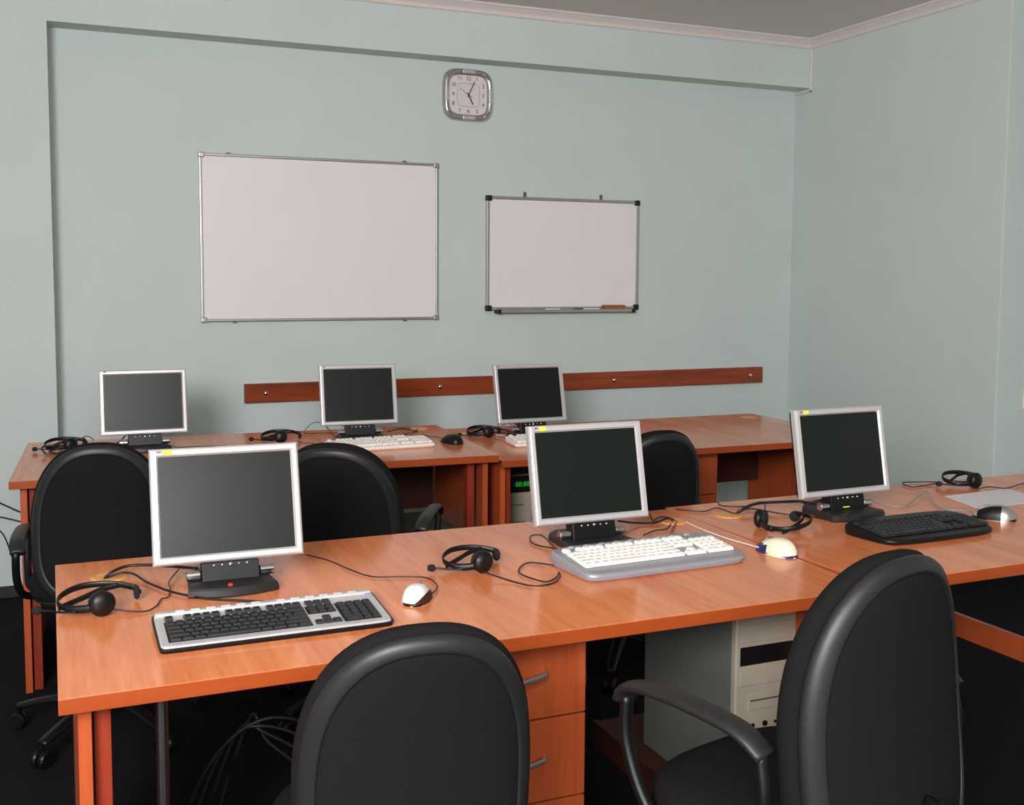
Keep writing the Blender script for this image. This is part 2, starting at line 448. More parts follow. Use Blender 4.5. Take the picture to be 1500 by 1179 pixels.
CAB = {
'm1_power':(0.0035,[(0.098,2.608,0.750),(0.113,2.603,0.765),(0.147,2.623,0.771),(0.191,2.610,0.773),(0.241,2.577,0.773),(0.297,2.536,0.773)]),
'm1_video':(0.0025,[(0.098,2.608,0.750),(0.130,2.594,0.764),(0.160,2.592,0.760),(0.184,2.525,0.756),(0.227,2.432,0.755),(0.289,2.353,0.755),(0.354,2.311,0.755),(0.432,2.264,0.755)]),
'h1_cord':(0.0015,[(0.097,2.351,0.763),(0.106,2.324,0.761),(0.161,2.311,0.754),(0.187,2.336,0.754),(0.203,2.390,0.753),(0.218,2.400,0.753),(0.228,2.447,0.757),(0.229,2.496,0.759),(0.261,2.591,0.761)]),
'mouse1_cord':(0.0015,[(0.569,2.637,0.754),(0.607,2.566,0.754),(0.636,2.462,0.754),(0.668,2.387,0.754),(0.733,2.361,0.754),(0.781,2.330,0.754),(0.782,2.260,0.755),(0.759,2.212,0.757),(0.734,2.180,0.761)]),
'h2_cord':(0.0018,[(0.909,2.292,0.764),(0.947,2.238,0.755),(0.981,2.181,0.754),(1.026,2.177,0.755),(1.060,2.205,0.758),(1.077,2.244,0.759),(1.056,2.215,0.756),(1.023,2.199,0.754),(1.001,2.244,0.754),(0.997,2.295,0.754),(1.024,2.342,0.754),(1.058,2.362,0.754),(1.100,2.319,0.754)]),
'm2_loop':(0.0018,[(1.162,2.451,0.762),(1.174,2.548,0.767),(1.168,2.598,0.758),(1.148,2.571,0.755),(1.140,2.516,0.754),(1.180,2.447,0.754)]),
'm2_video':(0.003,[(1.429,2.605,0.773),(1.504,2.623,0.757),(1.553,2.613,0.757),(1.608,2.637,0.759),(1.632,2.632,0.750)]),
'm2_power':(0.002,[(1.562,2.659,0.772),(1.557,2.634,0.758),(1.605,2.671,0.756),(1.622,2.645,0.756),(1.614,2.621,0.750)]),
'k2_lead':(0.0018,[(1.447,2.496,0.756),(1.510,2.539,0.754),(1.542,2.539,0.755),(1.608,2.614,0.750)]),
'k2_cord':(0.0018,[(1.491,2.436,0.762),(1.563,2.534,0.758),(1.631,2.623,0.750)]),
'mouse2_cord':(0.0018,[(1.654,2.624,0.750),(1.634,2.494,0.755),(1.638,2.401,0.755),(1.650,2.325,0.755),(1.649,2.258,0.760)]),
'm3_video':(0.0045,[(1.845,2.644,0.750),(1.867,2.635,0.768),(1.933,2.660,0.772),(1.997,2.646,0.774),(2.061,2.631,0.774),(2.077,2.604,0.774),(2.110,2.582,0.784)]),
'm3_power':(0.002,[(1.872,2.778,0.756),(1.861,2.750,0.754),(1.889,2.718,0.754),(1.927,2.703,0.756),(1.953,2.705,0.762),(1.960,2.673,0.772),(1.927,2.614,0.772),(1.876,2.555,0.772)]),
'h3_cord':(0.0018,[(1.705,2.750,0.754),(1.765,2.696,0.754),(1.830,2.721,0.754),(1.833,2.630,0.756),(1.905,2.672,0.756),(1.927,2.633,0.758),(1.964,2.569,0.756),(2.012,2.521,0.756),(2.033,2.456,0.756)]),
'k3_cord':(0.0018,[(2.046,2.498,0.756),(2.078,2.438,0.772),(2.127,2.438,0.764),(2.125,2.365,0.764)]),
'mouse3_cord':(0.0018,[(2.338,2.677,0.764),(2.323,2.603,0.758),(2.355,2.521,0.755),(2.472,2.588,0.758),(2.574,2.654,0.764),(2.576,2.639,0.760),(2.482,2.513,0.755),(2.462,2.438,0.755),(2.499,2.408,0.756),(2.480,2.357,0.762)]),
'h3_white':(0.0018,[(2.053,2.614,0.756),(2.057,2.562,0.756),(2.061,2.512,0.762)]),
'h4_cord':(0.0018,[(2.741,2.761,0.762),(2.712,2.811,0.755),(2.642,2.825,0.755),(2.621,2.762,0.754),(2.682,2.764,0.754),(2.745,2.768,0.758)]),
'h4_tail':(0.0018,[(2.770,2.624,0.762),(2.860,2.659,0.756),(2.895,2.620,0.756),(3.017,2.661,0.756),(3.129,2.649,0.755)]),
}
CAR = {
'r1_power':(0.003,[(0.204,4.604,0.757),(0.231,4.631,0.757),(0.267,4.701,0.773),(0.279,4.675,0.793)]),
'r1_usb':(0.0018,[(0.433,4.471,0.764),(0.448,4.464,0.756),(0.531,4.457,0.755),(0.635,4.436,0.755)]),
'r2_power':(0.003,[(1.323,4.469,0.773),(1.418,4.611,0.761),(1.454,4.574,0.761),(1.485,4.554,0.750)]),
'r2_video':(0.003,[(1.289,4.406,0.763),(1.342,4.414,0.759),(1.427,4.488,0.759),(1.505,4.614,0.750)]),
'r2_loop':(0.0015,[(1.082,4.660,0.801),(1.044,4.651,0.801),(1.030,4.724,0.771),(1.009,4.671,0.755),(1.074,4.654,0.754),(1.156,4.616,0.755)]),
'r2_lead':(0.002,[(1.113,4.712,0.772),(1.121,4.670,0.756),(1.100,4.486,0.756)]),
'mouse4_cord':(0.0018,[(1.475,4.464,0.754),(1.487,4.389,0.755),(1.513,4.358,0.755),(1.488,4.217,0.762)]),
'k4_cord':(0.0018,[(1.354,4.334,0.764),(1.431,4.481,0.760),(1.525,4.676,0.750)]),
'h5_coil':(0.004,[(-0.032,4.449,0.762),(-0.044,4.495,0.774),(-0.027,4.492,0.784),(0.012,4.495,0.784),(0.032,4.563,0.789),(0.052,4.577,0.794),(0.083,4.597,0.784),(0.062,4.580,0.774),(0.021,4.470,0.774),(-0.017,4.481,0.764),(0.011,4.432,0.762),(0.041,4.489,0.762)]),
'h5_thin':(0.0018,[(0.083,4.643,0.772),(0.104,4.662,0.782),(0.120,4.679,0.787),(0.138,4.668,0.782),(0.148,4.657,0.772)]),
'h7_coil':(0.003,[(1.700,4.456,0.731),(1.698,4.501,0.737),(1.729,4.530,0.750),(1.791,4.562,0.755),(1.832,4.523,0.755),(1.894,4.527,0.745),(1.917,4.486,0.740),(1.879,4.492,0.735),(1.835,4.531,0.735),(1.768,4.503,0.733)]),
'r3_loop':(0.0015,[(1.891,4.603,0.763),(1.937,4.713,0.727),(1.953,4.685,0.743),(1.964,4.653,0.753),(2.005,4.692,0.733),(2.025,4.656,0.727)]),
'h6_cord':(0.0018,[(1.905,4.702,0.734),(1.919,4.629,0.727),(1.930,4.532,0.727),(1.855,4.434,0.726),(1.877,4.368,0.728)]),
'k5_cord':(0.0022,[(1.835,4.490,0.728),(1.856,4.460,0.728),(1.832,4.340,0.734)]),
'h5_cord':(0.0015,[(0.922,4.414,0.761),(0.948,4.414,0.754),(0.983,4.381,0.754)]),
}

# ---------------------------------------------------------------- desks
def desk(label, loc, rz, w, d, grom, ped=None, modesty=True, shelf=None, pole=None, shelfm='panel', inset=.03, Z=.75):
    """origin: front left corner of the top at floor level; y runs to the back"""
    t = thing('office_desk', label, 'desk', loc, rz)
    th = .028
    bm = BX(0, w, 0, d, Z - th, Z)
    bm.faces.ensure_lookup_table()
    for f in bm.faces:
        n = f.normal if f.normal.length else None
        f.normal_update(); f.material_index = 0 if abs(f.normal.z) > .5 else 1
    mesh_obj('tabletop', bm, ('desk', 'edge'), t, bevel=.0015)
    for s in (0, 1):
        x0 = inset if s == 0 else w - .03 - .022
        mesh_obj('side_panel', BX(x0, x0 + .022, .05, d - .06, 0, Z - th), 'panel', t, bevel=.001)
        x1 = x0 + .026 if s == 0 else x0 - .026
        x1, x2 = sorted((x1, x1 + (.028 if s == 0 else -.028)))
        mesh_obj('panel_strip', BX(x1, x2, .075, .12, 0, Z - th - .001), 'redstrip', t, bevel=.001)
    if modesty:
        mesh_obj('modesty_panel', BX(.06, w - .06, d - .16, d - .142, .40, Z - th), 'shadepanel', t)
    for gx, gy in grom:
        g = mesh_obj('cable_grommet', LT([(.020, .0005), (.030, .0022), (.038, .0028), (.042, .0005), (.042, -.001)], 28, T(gx, gy, Z)), 'grom', t, smooth=True)
        mesh_obj('grommet_cap', LT([(0, .0012), (.022, .0012), (.022, -.001)], 24, T(gx, gy, Z)), 'grom', g)
    if ped:
        x0, x1, fy, hx0, hx1 = ped
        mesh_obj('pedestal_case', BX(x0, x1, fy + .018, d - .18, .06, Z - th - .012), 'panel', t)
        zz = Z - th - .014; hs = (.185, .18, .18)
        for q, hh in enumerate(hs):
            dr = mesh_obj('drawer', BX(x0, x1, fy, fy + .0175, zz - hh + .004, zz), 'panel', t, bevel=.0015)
            zc = zz - hh * .48
            xa, xb = hx0, hx1
            pts = [(xa, fy, zc - .004), (xa + .012, fy - .016, zc - .003), ((xa + xb) / 2 - .03, fy - .030, zc), ((xa + xb) / 2 + .03, fy - .030, zc), (xb - .012, fy - .018, zc + .005), (xb, fy, zc + .006)]
            mesh_obj('handle', SW(pts, .004, .0065, seg=8), 'alu', dr, smooth=True)
            zz -= hh
    if shelf:
        x0, x1, z0 = shelf
        if shelfm != 'panel': mesh_obj('low_shelf', BX(x0, x1, .12, d - .07, z0 + .055, z0 + .073), shelfm, t)
        else: mesh_obj('low_shelf', BX(x0, x0 + .05, .10, d - .06, z0 - .012, z0 - .0005), 'shadepanel', t)
        mesh_obj('shelf_apron', BX(x0 - .018, x0, .10, d - .06, z0, z0 + .073), shelfm, t)
    if pole:
        mesh_obj('support_pole', LT([(.0, 0), (.011, 0), (.011, Z - th), (0, Z - th)], 14, T(pole[0], pole[1], 0)), 'dullm', t, smooth=False)
    return t
DA = desk('front-row desk at the left, with silver keyboard and drawer unit', (-.005, 1.885, 0), 0, 1.703, .893, [(.115, .735), (1.625, .745)], ped=(.60, 1.03, .115, .715, .935), shelf=(1.44, 1.650, .09), shelfm='shadepanel', pole=(.172, .115), modesty=False)
DB = desk('front-row desk at the right, with black keyboard and paper sheet', (1.711, 1.912, 0), .015, 1.74, .888, [(.115, .725)], shelf=(1.03, 1.66, .275), modesty=False)
DC = desk('back-row desk at the left, below the larger whiteboard', (-.143, 3.952, 0), -.051, 1.738, .885, [(1.63, .79)], ped=(.42, .78, .12, .5, .7))
DE = desk('back-row desk at the right, below the wooden wall rail', (1.613, 3.884, 0), -.012, 1.785, .905, [(1.68, .775), (.12, .75)], ped=(.65, 1.055, .10, .75, .95), inset=.012, Z=.722)

# ---------------------------------------------------------------- chairs
def chair(label, loc, rz, tilt=.16, s=1.0, dz=0.0, arms=True, drop=.04, curve=.9):
    """origin under the seat centre, the sitter faces +y"""
    t = thing('office_chair', label, 'chair', loc, rz, None)
    a, bu, bl = .222, .33, .22          # half width, height above and below widest point
    zc = .625
    yb = -.235
    def outline(d, n=72):
        out = []
        for i in range(n):
            an = 2 * PI * i / n; c, s = math.cos(an), math.sin(an)
            if s >= 0: x = (a - d) * math.copysign(abs(c) ** (2 / 2.35), c); z = (bu - d) * abs(s) ** (2 / 2.45)
            else: x = (a - d) * math.copysign(abs(c) ** (2 / 3.2), c); z = -(bl - d) * abs(s) ** (2 / 3.0)
            out.append((x, z))
        return out
    def pos(x, z, y):
        yy = yb + y + curve * x * x - .12 * (z - .0) ** 2 * 2
        # lumbar curve then lean back about the lower edge
        p = Vector((x, yy, z + bl)); p = Matrix.Rotation(tilt, 3, 'X') @ Vector((p.x, p.y - yb, p.z)) + Vector((0, yb, 0))
        return Vector((p.x, p.y, p.z + zc - bl))
    def up(bm):
        """scale and lift of everything carried by the gas column"""
        for v in bm.verts: v.co = Vector((v.co.x * s, v.co.y * s, v.co.z * s + dz))
        return bm
    def layer(spec):
        rings = []
        for d, y in spec:
            rings.append([pos(x, z, y) for x, z in outline(d)])
        # shrink the last ring towards the centre for a smooth cap
        d, y = spec[-1]
        for k in (.75, .5, .25, .06):
            rings.append([pos(x * k, z * k, y) for x, z in outline(d)])
        return loft(rings)
    mesh_obj('back_cushion', up(layer([(.09, .012), (.02, .0), (.006, .001), (.0, .010), (.0, .022), (.004, .036), (.018, .050), (.045, .060), (.08, .064)])), 'fabric', t, smooth=True)
    mesh_obj('back_shell', up(layer([(.03, .004), (.011, .0), (.007, -.006), (.007, -.014), (.011, -.022), (.018, -.027), (.030, -.031), (.034, -.0308), (.037, -.028), (.040, -.020)])), 'shell', t, smooth=True)
    mesh_obj('back_panel', up(layer([(.035, -.020), (.0365, -.0265), (.041, -.0285), (.06, -.031), (.10, -.033)])), 'fabric', t, smooth=True)
    # seat
    def sring(d, z, sag=0):
        return [(x * (1 - d / .24), y * (1 - d / .22), z) for x, y in superell(.245, .225, 3.2, 56)]
    mesh_obj('seat', up(loft([sring(.03, .405), sring(.005, .412), sring(0, .43), sring(0, .455), sring(.012, .475), sring(.05, .487), sring(.11, .490), sring(.18, .486)])), 'fabric', t, smooth=True)
    mesh_obj('seat_shell', up(loft([sring(.09, .375), sring(.03, .385), sring(.012, .40), sring(.012, .415)])), 'shell', t, smooth=True)
    mesh_obj('back_bracket', up(SW([(0, -.05, .385), (0, -.20, .372), (0, -.262, .40), (0, -.285, .47), (0, -.300, .55)], .035, .010, seg=10, up=(0, 0, 1))), 'blackp', t, smooth=True)
    for e in (-1, 1) if arms else ():
        ar = mesh_obj('armrest', up(SW([(e * .265, -.15, .635 - drop), (e * .272, -.10, .664 - drop), (e * .275, .0, .672 - drop), (e * .275, .10, .668 - drop), (e * .272, .165, .652 - drop), (e * .268, .185, .625 - drop)], .026, .012, seg=12)), 'shell', t, smooth=True)
        mesh_obj('arm_support', up(SW([(e * .266, -.14, .64 - drop), (e * .272, -.155, .56), (e * .272, -.12, .46), (e * .25, -.05, .40), (e * .16, .0, .392)], .013, .011, seg=10, up=(0, 1, 0))), 'blackp', ar, smooth=True)
        mesh_obj('arm_support', up(SW([(e * .268, .178, .635 - drop), (e * .274, .17, .56), (e * .270, .12, .46), (e * .25, .05, .40), (e * .16, .01, .392)], .013, .011, seg=10, up=(0, 1, 0))), 'blackp', ar, smooth=True)
    mesh_obj('gas_column', LT([(0, .09), (.028, .09), (.028, .24), (.018, .245), (.018, .385 * s + dz), (0, .385 * s + dz)], 20), 'blackp', t, smooth=False)
    for k in range(5):
        an = 2 * PI * k / 5 + .3
        c, q_ = math.cos(an), math.sin(an)
        lg = mesh_obj('base_leg', SW([(c * .02, q_ * .02, .115), (c * .12, q_ * .12, .108), (c * .22, q_ * .22, .09), (c * .29, q_ * .29, .072)], .024, .013, seg=10, taper=lambda u: 1.15 - .4 * u), 'blackp', t, smooth=True)
        bm = bmesh.new()
        for q in (-.014, .014):
            lathe(bm, [(0, -.009), (.022, -.009), (.026, -.004), (.026, .004), (.022, .009), (0, .009)], 16, T(c * .29 + -q_ * q, q_ * .29 + c * q, .027) @ Rz(an) @ Rx(PI / 2))
        box(bm, -.006, .006, -.012, .012, .02, .075, mtx=T(c * .29, q_ * .29, 0) @ Rz(an))
        mesh_obj('caster', bm, 'blackp', lg)
    return t
for a in CH: chair(*a)['group'] = 'office chairs at the desks'
for x in (DA, DB, DC, DE): x['group'] = 'orange laminate desks in two rows'

# ---------------------------------------------------------------- monitors
MW, MH = .328, .256
def monitor(label, loc, rz, tilt, sticker=True, extra=None, sc=1.0, logo=True):
    """origin: under the middle of the panel's lower edge, on the desk"""
    t = thing('flat_monitor', label, 'monitor', loc, rz)
    zb = .064
    P = T(0, 0, zb) @ Rx(-tilt)          # panel frame: x right, z up the panel, y back
    fr = .0185
    # bezel as a lofted picture frame
    def rect(d, y): return [P @ Vector(p) for p in ((-MW / 2 + d, y, d), (MW / 2 - d, y, d), (MW / 2 - d, y, MH - d), (-MW / 2 + d, y, MH - d))]
    bm = loft([rect(.0, .022), rect(0, .006), rect(.003, .001), rect(.006, .0), rect(fr - .004, .0), rect(fr, .005), rect(fr, .010)], cap0=False, cap1=False)
    bz = mesh_obj('bezel', bm, 'silver', t)
    mesh_obj('screen', loft([rect(fr - .001, .012), rect(fr - .001, .006)]), 'screen', t)
    # rear shell
    bm = loft([rect(.002, .021), rect(.004, .034), rect(.03, .050), rect(.06, .058)], cap0=True, cap1=True)
    mesh_obj('back_shell', bm, 'blackp', t, bevel=.004)
    # neck, base, hinges
    bmn = BX(-.062, .062, .004, .045, -.043, -.0008, mtx=P); box(bmn, -.062, .062, .024, .075, -.0008, .075, mtx=P)
    nk = mesh_obj('neck_block', bmn, 'blackp', t, bevel=.002)
    for k in range(5):
        r = .0032 if k != 2 else .0048
        mesh_obj('button', LT([(0, .003), (r * .7, .0028), (r, .001), (r, -.002)], 12, P @ T(-.036 + .018 * k, .004, -.008) @ Rx(PI / 2)), 'chrome', nk, smooth=True)
    bs = []
    n = 20
    out = []
    for i in range(n + 1):
        x = -.098 + .196 * i / n
        out.append((x, -.048 - .022 * (1 - (x / .098) ** 2)))
    out += [(.090, .02), (.085, .10), (.06, .125), (-.06, .125), (-.085, .10), (-.090, .02)]
    def ring(k, z): return [(x * k, (y - .03) * k + .03, z) for x, y in out]
    mesh_obj('base', loft([ring(.985, 0), ring(1, .004), ring(.985, .016), ring(.95, .0205), ring(.90, .022)]), 'shell', t)
    for s in (-1, 1):
        mesh_obj('hinge_barrel', LT([(0, 0), (.010, 0), (.0115, .002), (.0115, .030), (.010, .032), (0, .032)], 20, T(s * .064, .012, .033) @ Ry(s * PI / 2)), 'chrome', t, smooth=False)
    # maker's mark: three tiny coloured birds
    if logo:
        bm = bmesh.new()
        for q, mi in ((0, 0), (1, 1), (2, 2)):
            for (dx, dz) in ((0, 0), (.0022, .0012)):
                x = -MW / 2 + .016 + q * .0035 + dx; z = MH - .010 + dz
                vs = [bm.verts.new(P @ Vector(p)) for p in ((x, -.0004, z), (x + .003, -.0004, z + .001), (x + .002, -.0004, z + .004), (x - .0005, -.0004, z + .003))]
                bm.faces.new(vs).material_index = mi
        mesh_obj('maker_mark', bm, ('blueL', 'redL', 'orange'), bz)
    if sticker:
        sx = -MW / 2 + .029
        bm = BX(sx, sx + .019, -.0007, .0004, MH - .0145, MH - .0035, mtx=P)
        st = mesh_obj('yellow_sticker', bm, 'yellow', bz); st['label'] = 'yellow paper sticker'
    if extra == 'red':
        mesh_obj('power_light', LT([(0, .006), (.004, .005), (.006, .001), (.006, 0)], 14, T(-.008, -.050, .021)), 'red', t, smooth=True)
    if extra == 'orange':
        mesh_obj('orange_tag', BX(-.082, -.040, -.068, -.066, .002, .024), 'orange', t)
    if extra == 'yellow':
        mesh_obj('small_sticker', BX(-.02, .004, .0030, .0042, -.036, -.033, mtx=P), 'yellow', nk)
    if sc != 1.0:
        t.scale = (sc, sc, sc); bpy.context.view_layer.update()
    return t
mons = [monitor(*a) for a in MON]

# ---------------------------------------------------------------- keyboards
KL = []   # key layout in key units: x, row, width, height
def row(y, xs, ws, h=1):
    for x, w in zip(xs, ws): KL.append((x, y, w, h))
row(0, [0], [2 * .5 + .25]); KL[-1] = (0, 0, 1.25, 1)
KL.clear()
main = [(4, [1] * 13 + [2]), (3, [1.5] + [1] * 12 + [1.5]), (2, [1.75] + [1] * 11 + [2.25]), (1, [2.25] + [1] * 10 + [2.75]), (0, [1.25, 1.25, 1.25, 5.75, 1.25, 1.5, 1.25, 1.5])]
for r, ws in main:
    x = 0
    for w in ws: KL.append((x, r, w, 1)); x += w
for r in (4, 3):
    for k in range(3): KL.append((15.4 + k, r, 1, 1))
KL += [(16.4, 1, 1, 1), (15.4, 0, 1, 1), (16.4, 0, 1, 1), (17.4, 0, 1, 1)]
for r in (4, 3, 2, 1):
    for k in range(3): KL.append((18.8 + k, r, 1, 1))
KL += [(21.8, 4, 1, 1), (21.8, 2, 1, 2), (21.8, 0, 1, 2), (18.8, 0, 2, 1), (20.8, 0, 1, 1)]
FK = [(0, 5.35, 1, 1)] + [(2 + k + (k // 4) * .5, 5.35, 1, 1) for k in range(12)] + [(15.4 + k, 5.35, 1, 1) for k in range(3)]

def keyboard(label, loc, rz, style, individual=True):
    t = thing('keyboard', label, 'keyboard', loc, rz)
    st = dict(
        slim=dict(w=.450, d=.178, x0=.021, y0=.024, u=.0179, v=.0195, key='keyb', z0=.011, z1=.024, kh=.0055),
        thick=dict(w=.468, d=.205, x0=.024, y0=.046, u=.0184, v=.0192, key='whitek', z0=.020, z1=.038, kh=.0085),
        curved=dict(w=.432, d=.185, x0=.027, y0=.034, u=.0166, v=.0188, key='keyb', z0=.015, z1=.030, kh=.007),
        plain=dict(w=.430, d=.148, x0=.013, y0=.012, u=.0178, v=.0195, key='whitek', z0=.016, z1=.030, kh=.008))[style]
    w, d, z0, z1 = st['w'], st['d'], st['z0'], st['z1']
    def zt(y): return z0 + (z1 - z0) * min(1, max(0, (y + d / 2) / d))
    def outl(k):
        if style in ('slim', 'plain'):
            base = superell(w / 2 - k, d / 2 - k, 26 if style == 'plain' else 22, 80)
        elif style == 'thick':
            base = [(x * (1 - .045 * (.5 - y / d)), y + (-.010 * (1 - (2 * x / w) ** 2) if y > 0 else 0) * 0) for x, y in superell(w / 2 - k, d / 2 - k, 9, 96)]
        else:
            base = [(x * (1 - .10 * (.5 - y / d) ** 2 - .03), y + (.016 * (1 - (2 * x / w) ** 2)) * (1 if y > 0 else -.3)) for x, y in superell(w / 2 - k, d / 2 - k, 7, 96)]
        return base
    if style == 'slim':
        mesh_obj('body', loft([[(x, y, 0) for x, y in outl(.002)], [(x, y, zt(y) * .55) for x, y in outl(0)], [(x, y, zt(y) - .002) for x, y in outl(0)]]), 'blackp', t)
        mesh_obj('silver_frame', loft([[(x, y, zt(y) - .004) for x, y in outl(.003)], [(x, y, zt(y)) for x, y in outl(.004)], [(x, y, zt(y) + .0015) for x, y in outl(.006)]]), 'silver', t)
        bm = BX(-w / 2 + .006, w / 2 - .006, d / 2 - .020, d / 2 - .004, z1 - .004, z1 + .005)
        bar = mesh_obj('media_bar', bm, 'silver', t, bevel=.003, seg=3)
        for k in range(12):
            x = -.18 + k * .030 + (k > 5) * .02
            mesh_obj('media_key', BX(x, x + .018, d / 2 - .016, d / 2 - .009, z1 + .004, z1 + .007), 'silver', bar, bevel=.001)
        bm = bmesh.new()
        X0, Y0 = -w / 2 + st['x0'] - .002, -d / 2 + st['y0'] - .002
        for (a, b, c_, e) in ((0, 15.15, 0, 5.1), (18.7, 22.9, 0, 5.1), (15.3, 18.5, 3, 5.1)):
            y0, y1 = Y0 + c_ * st['v'], Y0 + e * st['v']
            vs = [bm.verts.new((x, y, z)) for x in (X0 + a * st['u'], X0 + b * st['u']) for (y, z) in ((y0, zt(y0) + .0014), (y0, zt(y0) + .0022), (y1, zt(y1) + .0014), (y1, zt(y1) + .0022))]
            for f in ((0, 1, 3, 2), (4, 6, 7, 5), (0, 4, 5, 1), (2, 3, 7, 6), (0, 2, 6, 4), (1, 5, 7, 3)): bm.faces.new([vs[i] for i in f])
        mesh_obj('key_well', bm, 'blackp', t)
    else:
        m = {'thick': 'greybody', 'curved': 'blackp', 'plain': 'whitek'}[style]
        lo = .012 if style == 'thick' else 0
        mesh_obj('body', loft([[(x, y, 0) for x, y in outl(.008)], [(x, y, .004) for x, y in outl(.002)], [(x, y, zt(y) * .62) for x, y in outl(0)],
                              [(x, y, zt(y) * .9) for x, y in outl(.002)], [(x, y, zt(y)) for x, y in outl(.007)]]), m, t, smooth=False, bevel=.002)
        if style == 'thick':
            for k in range(9):
                x = -.17 + k * .042
                mesh_obj('media_key', LT([(0, .004), (.008, .0035), (.011, 0), (.011, -.003)], 14, T(x, d / 2 - .018 , z1 - .001) @ Matrix.Scale(.55, 4, (0, 1, 0))), m, t, smooth=True)
    # keys
    sl = math.atan((z1 - z0) / d)
    cache = {}
    def key_me(kw, kh_):
        kk = (kw, kh_)
        if kk not in cache:
            a, b, h = kw * st['u'] / 2 - .0007, kh_ * st['v'] / 2 - .0007, st['kh']
            rings = []
            for s, z in ((0, 0), (.0006, h * .55), (.0022, h * .93), (.0032, h)):
                rings.append([(-a + s, -b + s, z), (a - s, -b + s, z), (a - s, b - s * 1.2, z), (-a + s, b - s * 1.2, z)])
            bm = loft(rings)
            cache[kk] = bm
        return cache[kk]
    big = bmesh.new(); n = 0
    meshes = {}
    for (kx, kr, kw, kh_) in KL + FK:
        x = -w / 2 + st['x0'] + (kx + kw / 2) * st['u']
        y = -d / 2 + st['y0'] + (kr + kh_ / 2) * st['v']
        mt = T(x, y, zt(y) + .001) @ Rx(sl)
        n += 1
        if individual and n <= 88:
            if (kw, kh_) not in meshes:
                bm = key_me(kw, kh_).copy(); me = bpy.data.meshes.new('key'); bmesh.ops.recalc_face_normals(bm, faces=bm.faces); bm.to_mesh(me); bm.free(); me.materials.append(M[st['key']])
                meshes[(kw, kh_)] = me
            o = bpy.data.objects.new('key', meshes[(kw, kh_)]); COL.objects.link(o); o.parent = t; o.matrix_local = mt
        else:
            b2 = key_me(kw, kh_).copy(); b2.transform(mt)
            me = bpy.data.meshes.new('tmp'); b2.to_mesh(me); b2.free(); big.from_mesh(me); bpy.data.meshes.remove(me)
    mesh_obj('function_keys' if individual else 'key_block', big, st['key'], t)
    for bm in cache.values(): bm.free()
    if style == 'slim':
        for k in range(3):
            mesh_obj('status_light', BX(.205 + .004 * k, .207 + .004 * k, d / 2 - .024, d / 2 - .022, z1, z1 + .002), 'blue', t)
    return t
kbs = [keyboard(*a) for a in KBD]

# ---------------------------------------------------------------- mice
def mouse(label, loc, rz, bodym, kind, L=.112, Wd=.062, Hh=.036):
    """nose towards +y"""
    t = thing('computer_mouse', label, 'mouse', loc, rz)
    NY, NX = 22, 17
    def shape(k=1.0, zoff=0.0, y0=-1, y1=1, keep=None, thick=.0):
        bm = bmesh.new(); g = []
        for i in range(NY + 1):
            v = y0 + (y1 - y0) * i / NY
            hw = (Wd / 2) * (max(0, 1 - abs(v) ** 2.6)) ** .5 * (1 - .06 * v)
            hh = Hh * (max(0, 1 - abs(v) ** 2.4)) ** .55 * (1 - .22 * v - .12 * max(0, v))
            rowv = []
            for j in range(NX + 1):
                u = -1 + 2 * j / NX
                x = hw * math.sin(u * PI / 2); zz = hh * (max(0, 1 - abs(math.sin(u * PI / 2)) ** 2.6)) ** .5
                rowv.append(bm.verts.new((x * k, v * L / 2 * k, max(0, zz * k + zoff))))
            g.append(rowv)
        for i in range(NY):
            for j in range(NX):
                uc = abs(-1 + 2 * (j + .5) / NX); vc = y0 + (y1 - y0) * (i + .5) / NY
                if keep is None or keep(-1 + 2 * (j + .5) / NX, vc): bm.faces.new((g[i][j], g[i][j + 1], g[i + 1][j + 1], g[i + 1][j]))
        bmesh.ops.remove_doubles(bm, verts=bm.verts, dist=.00005)
        for v in [v for v in bm.verts if not v.link_faces]: bm.verts.remove(v)
        return bm
    mesh_obj('body', shape(), bodym, t, smooth=True)
    def patch(name, keep, m):
        bm = shape(1.006, .0006, keep=keep)
        mesh_obj(name, bm, m, t, smooth=True)
    if kind == 'navy':
        patch('grip_or_shade', lambda u, v: v > .1 and (u < -.60 + .5 * max(0, v - .3)) and v < .98, 'navy')
        patch('grip_or_shade', lambda u, v: v > .1 and (u > .72 - .3 * max(0, v - .3)) and v < .98, 'navy')
    elif kind == 'black':
        patch('grip_or_shade', lambda u, v: u < -.35 and -.35 < v < .75, 'blackp')
    elif kind == 'brown':
        patch('grip_or_shade', lambda u, v: u > .62, 'shadepanel')  # no grip here: shadow and desk reflection painted on the right flank
    # base skirt
    mesh_obj('skirt', loft([[(x * .985, y * .985, 0) for x, y in superell(Wd / 2, L / 2, 2.5, 40)], [(x, y, .0035) for x, y in superell(Wd / 2, L / 2, 2.5, 40)], [(x * .97, y * .97, .006) for x, y in superell(Wd / 2, L / 2, 2.5, 40)]]), 'blackp' if kind != 'navy' else 'navy', t, smooth=True)
    zt = Hh * .72
    mesh_obj('scroll_wheel', LT([(0, -.0025), (.006, -.0025), (.007, 0), (.006, .0025), (0, .0025)], 16, T(0, L * .27, Hh * .70) @ Ry(PI / 2)), 'greybody', t, smooth=False)
    mesh_obj('button_seam', SW([(0, L * .10, Hh * 1.0), (0, L * .2, Hh * .93), (0, L * .34, Hh * .72), (0, L * .44, Hh * .45)], .0004, .0006, seg=4, smooth=3), 'ink', t)
    return t
mice = [mouse(*a) for a in MIC]

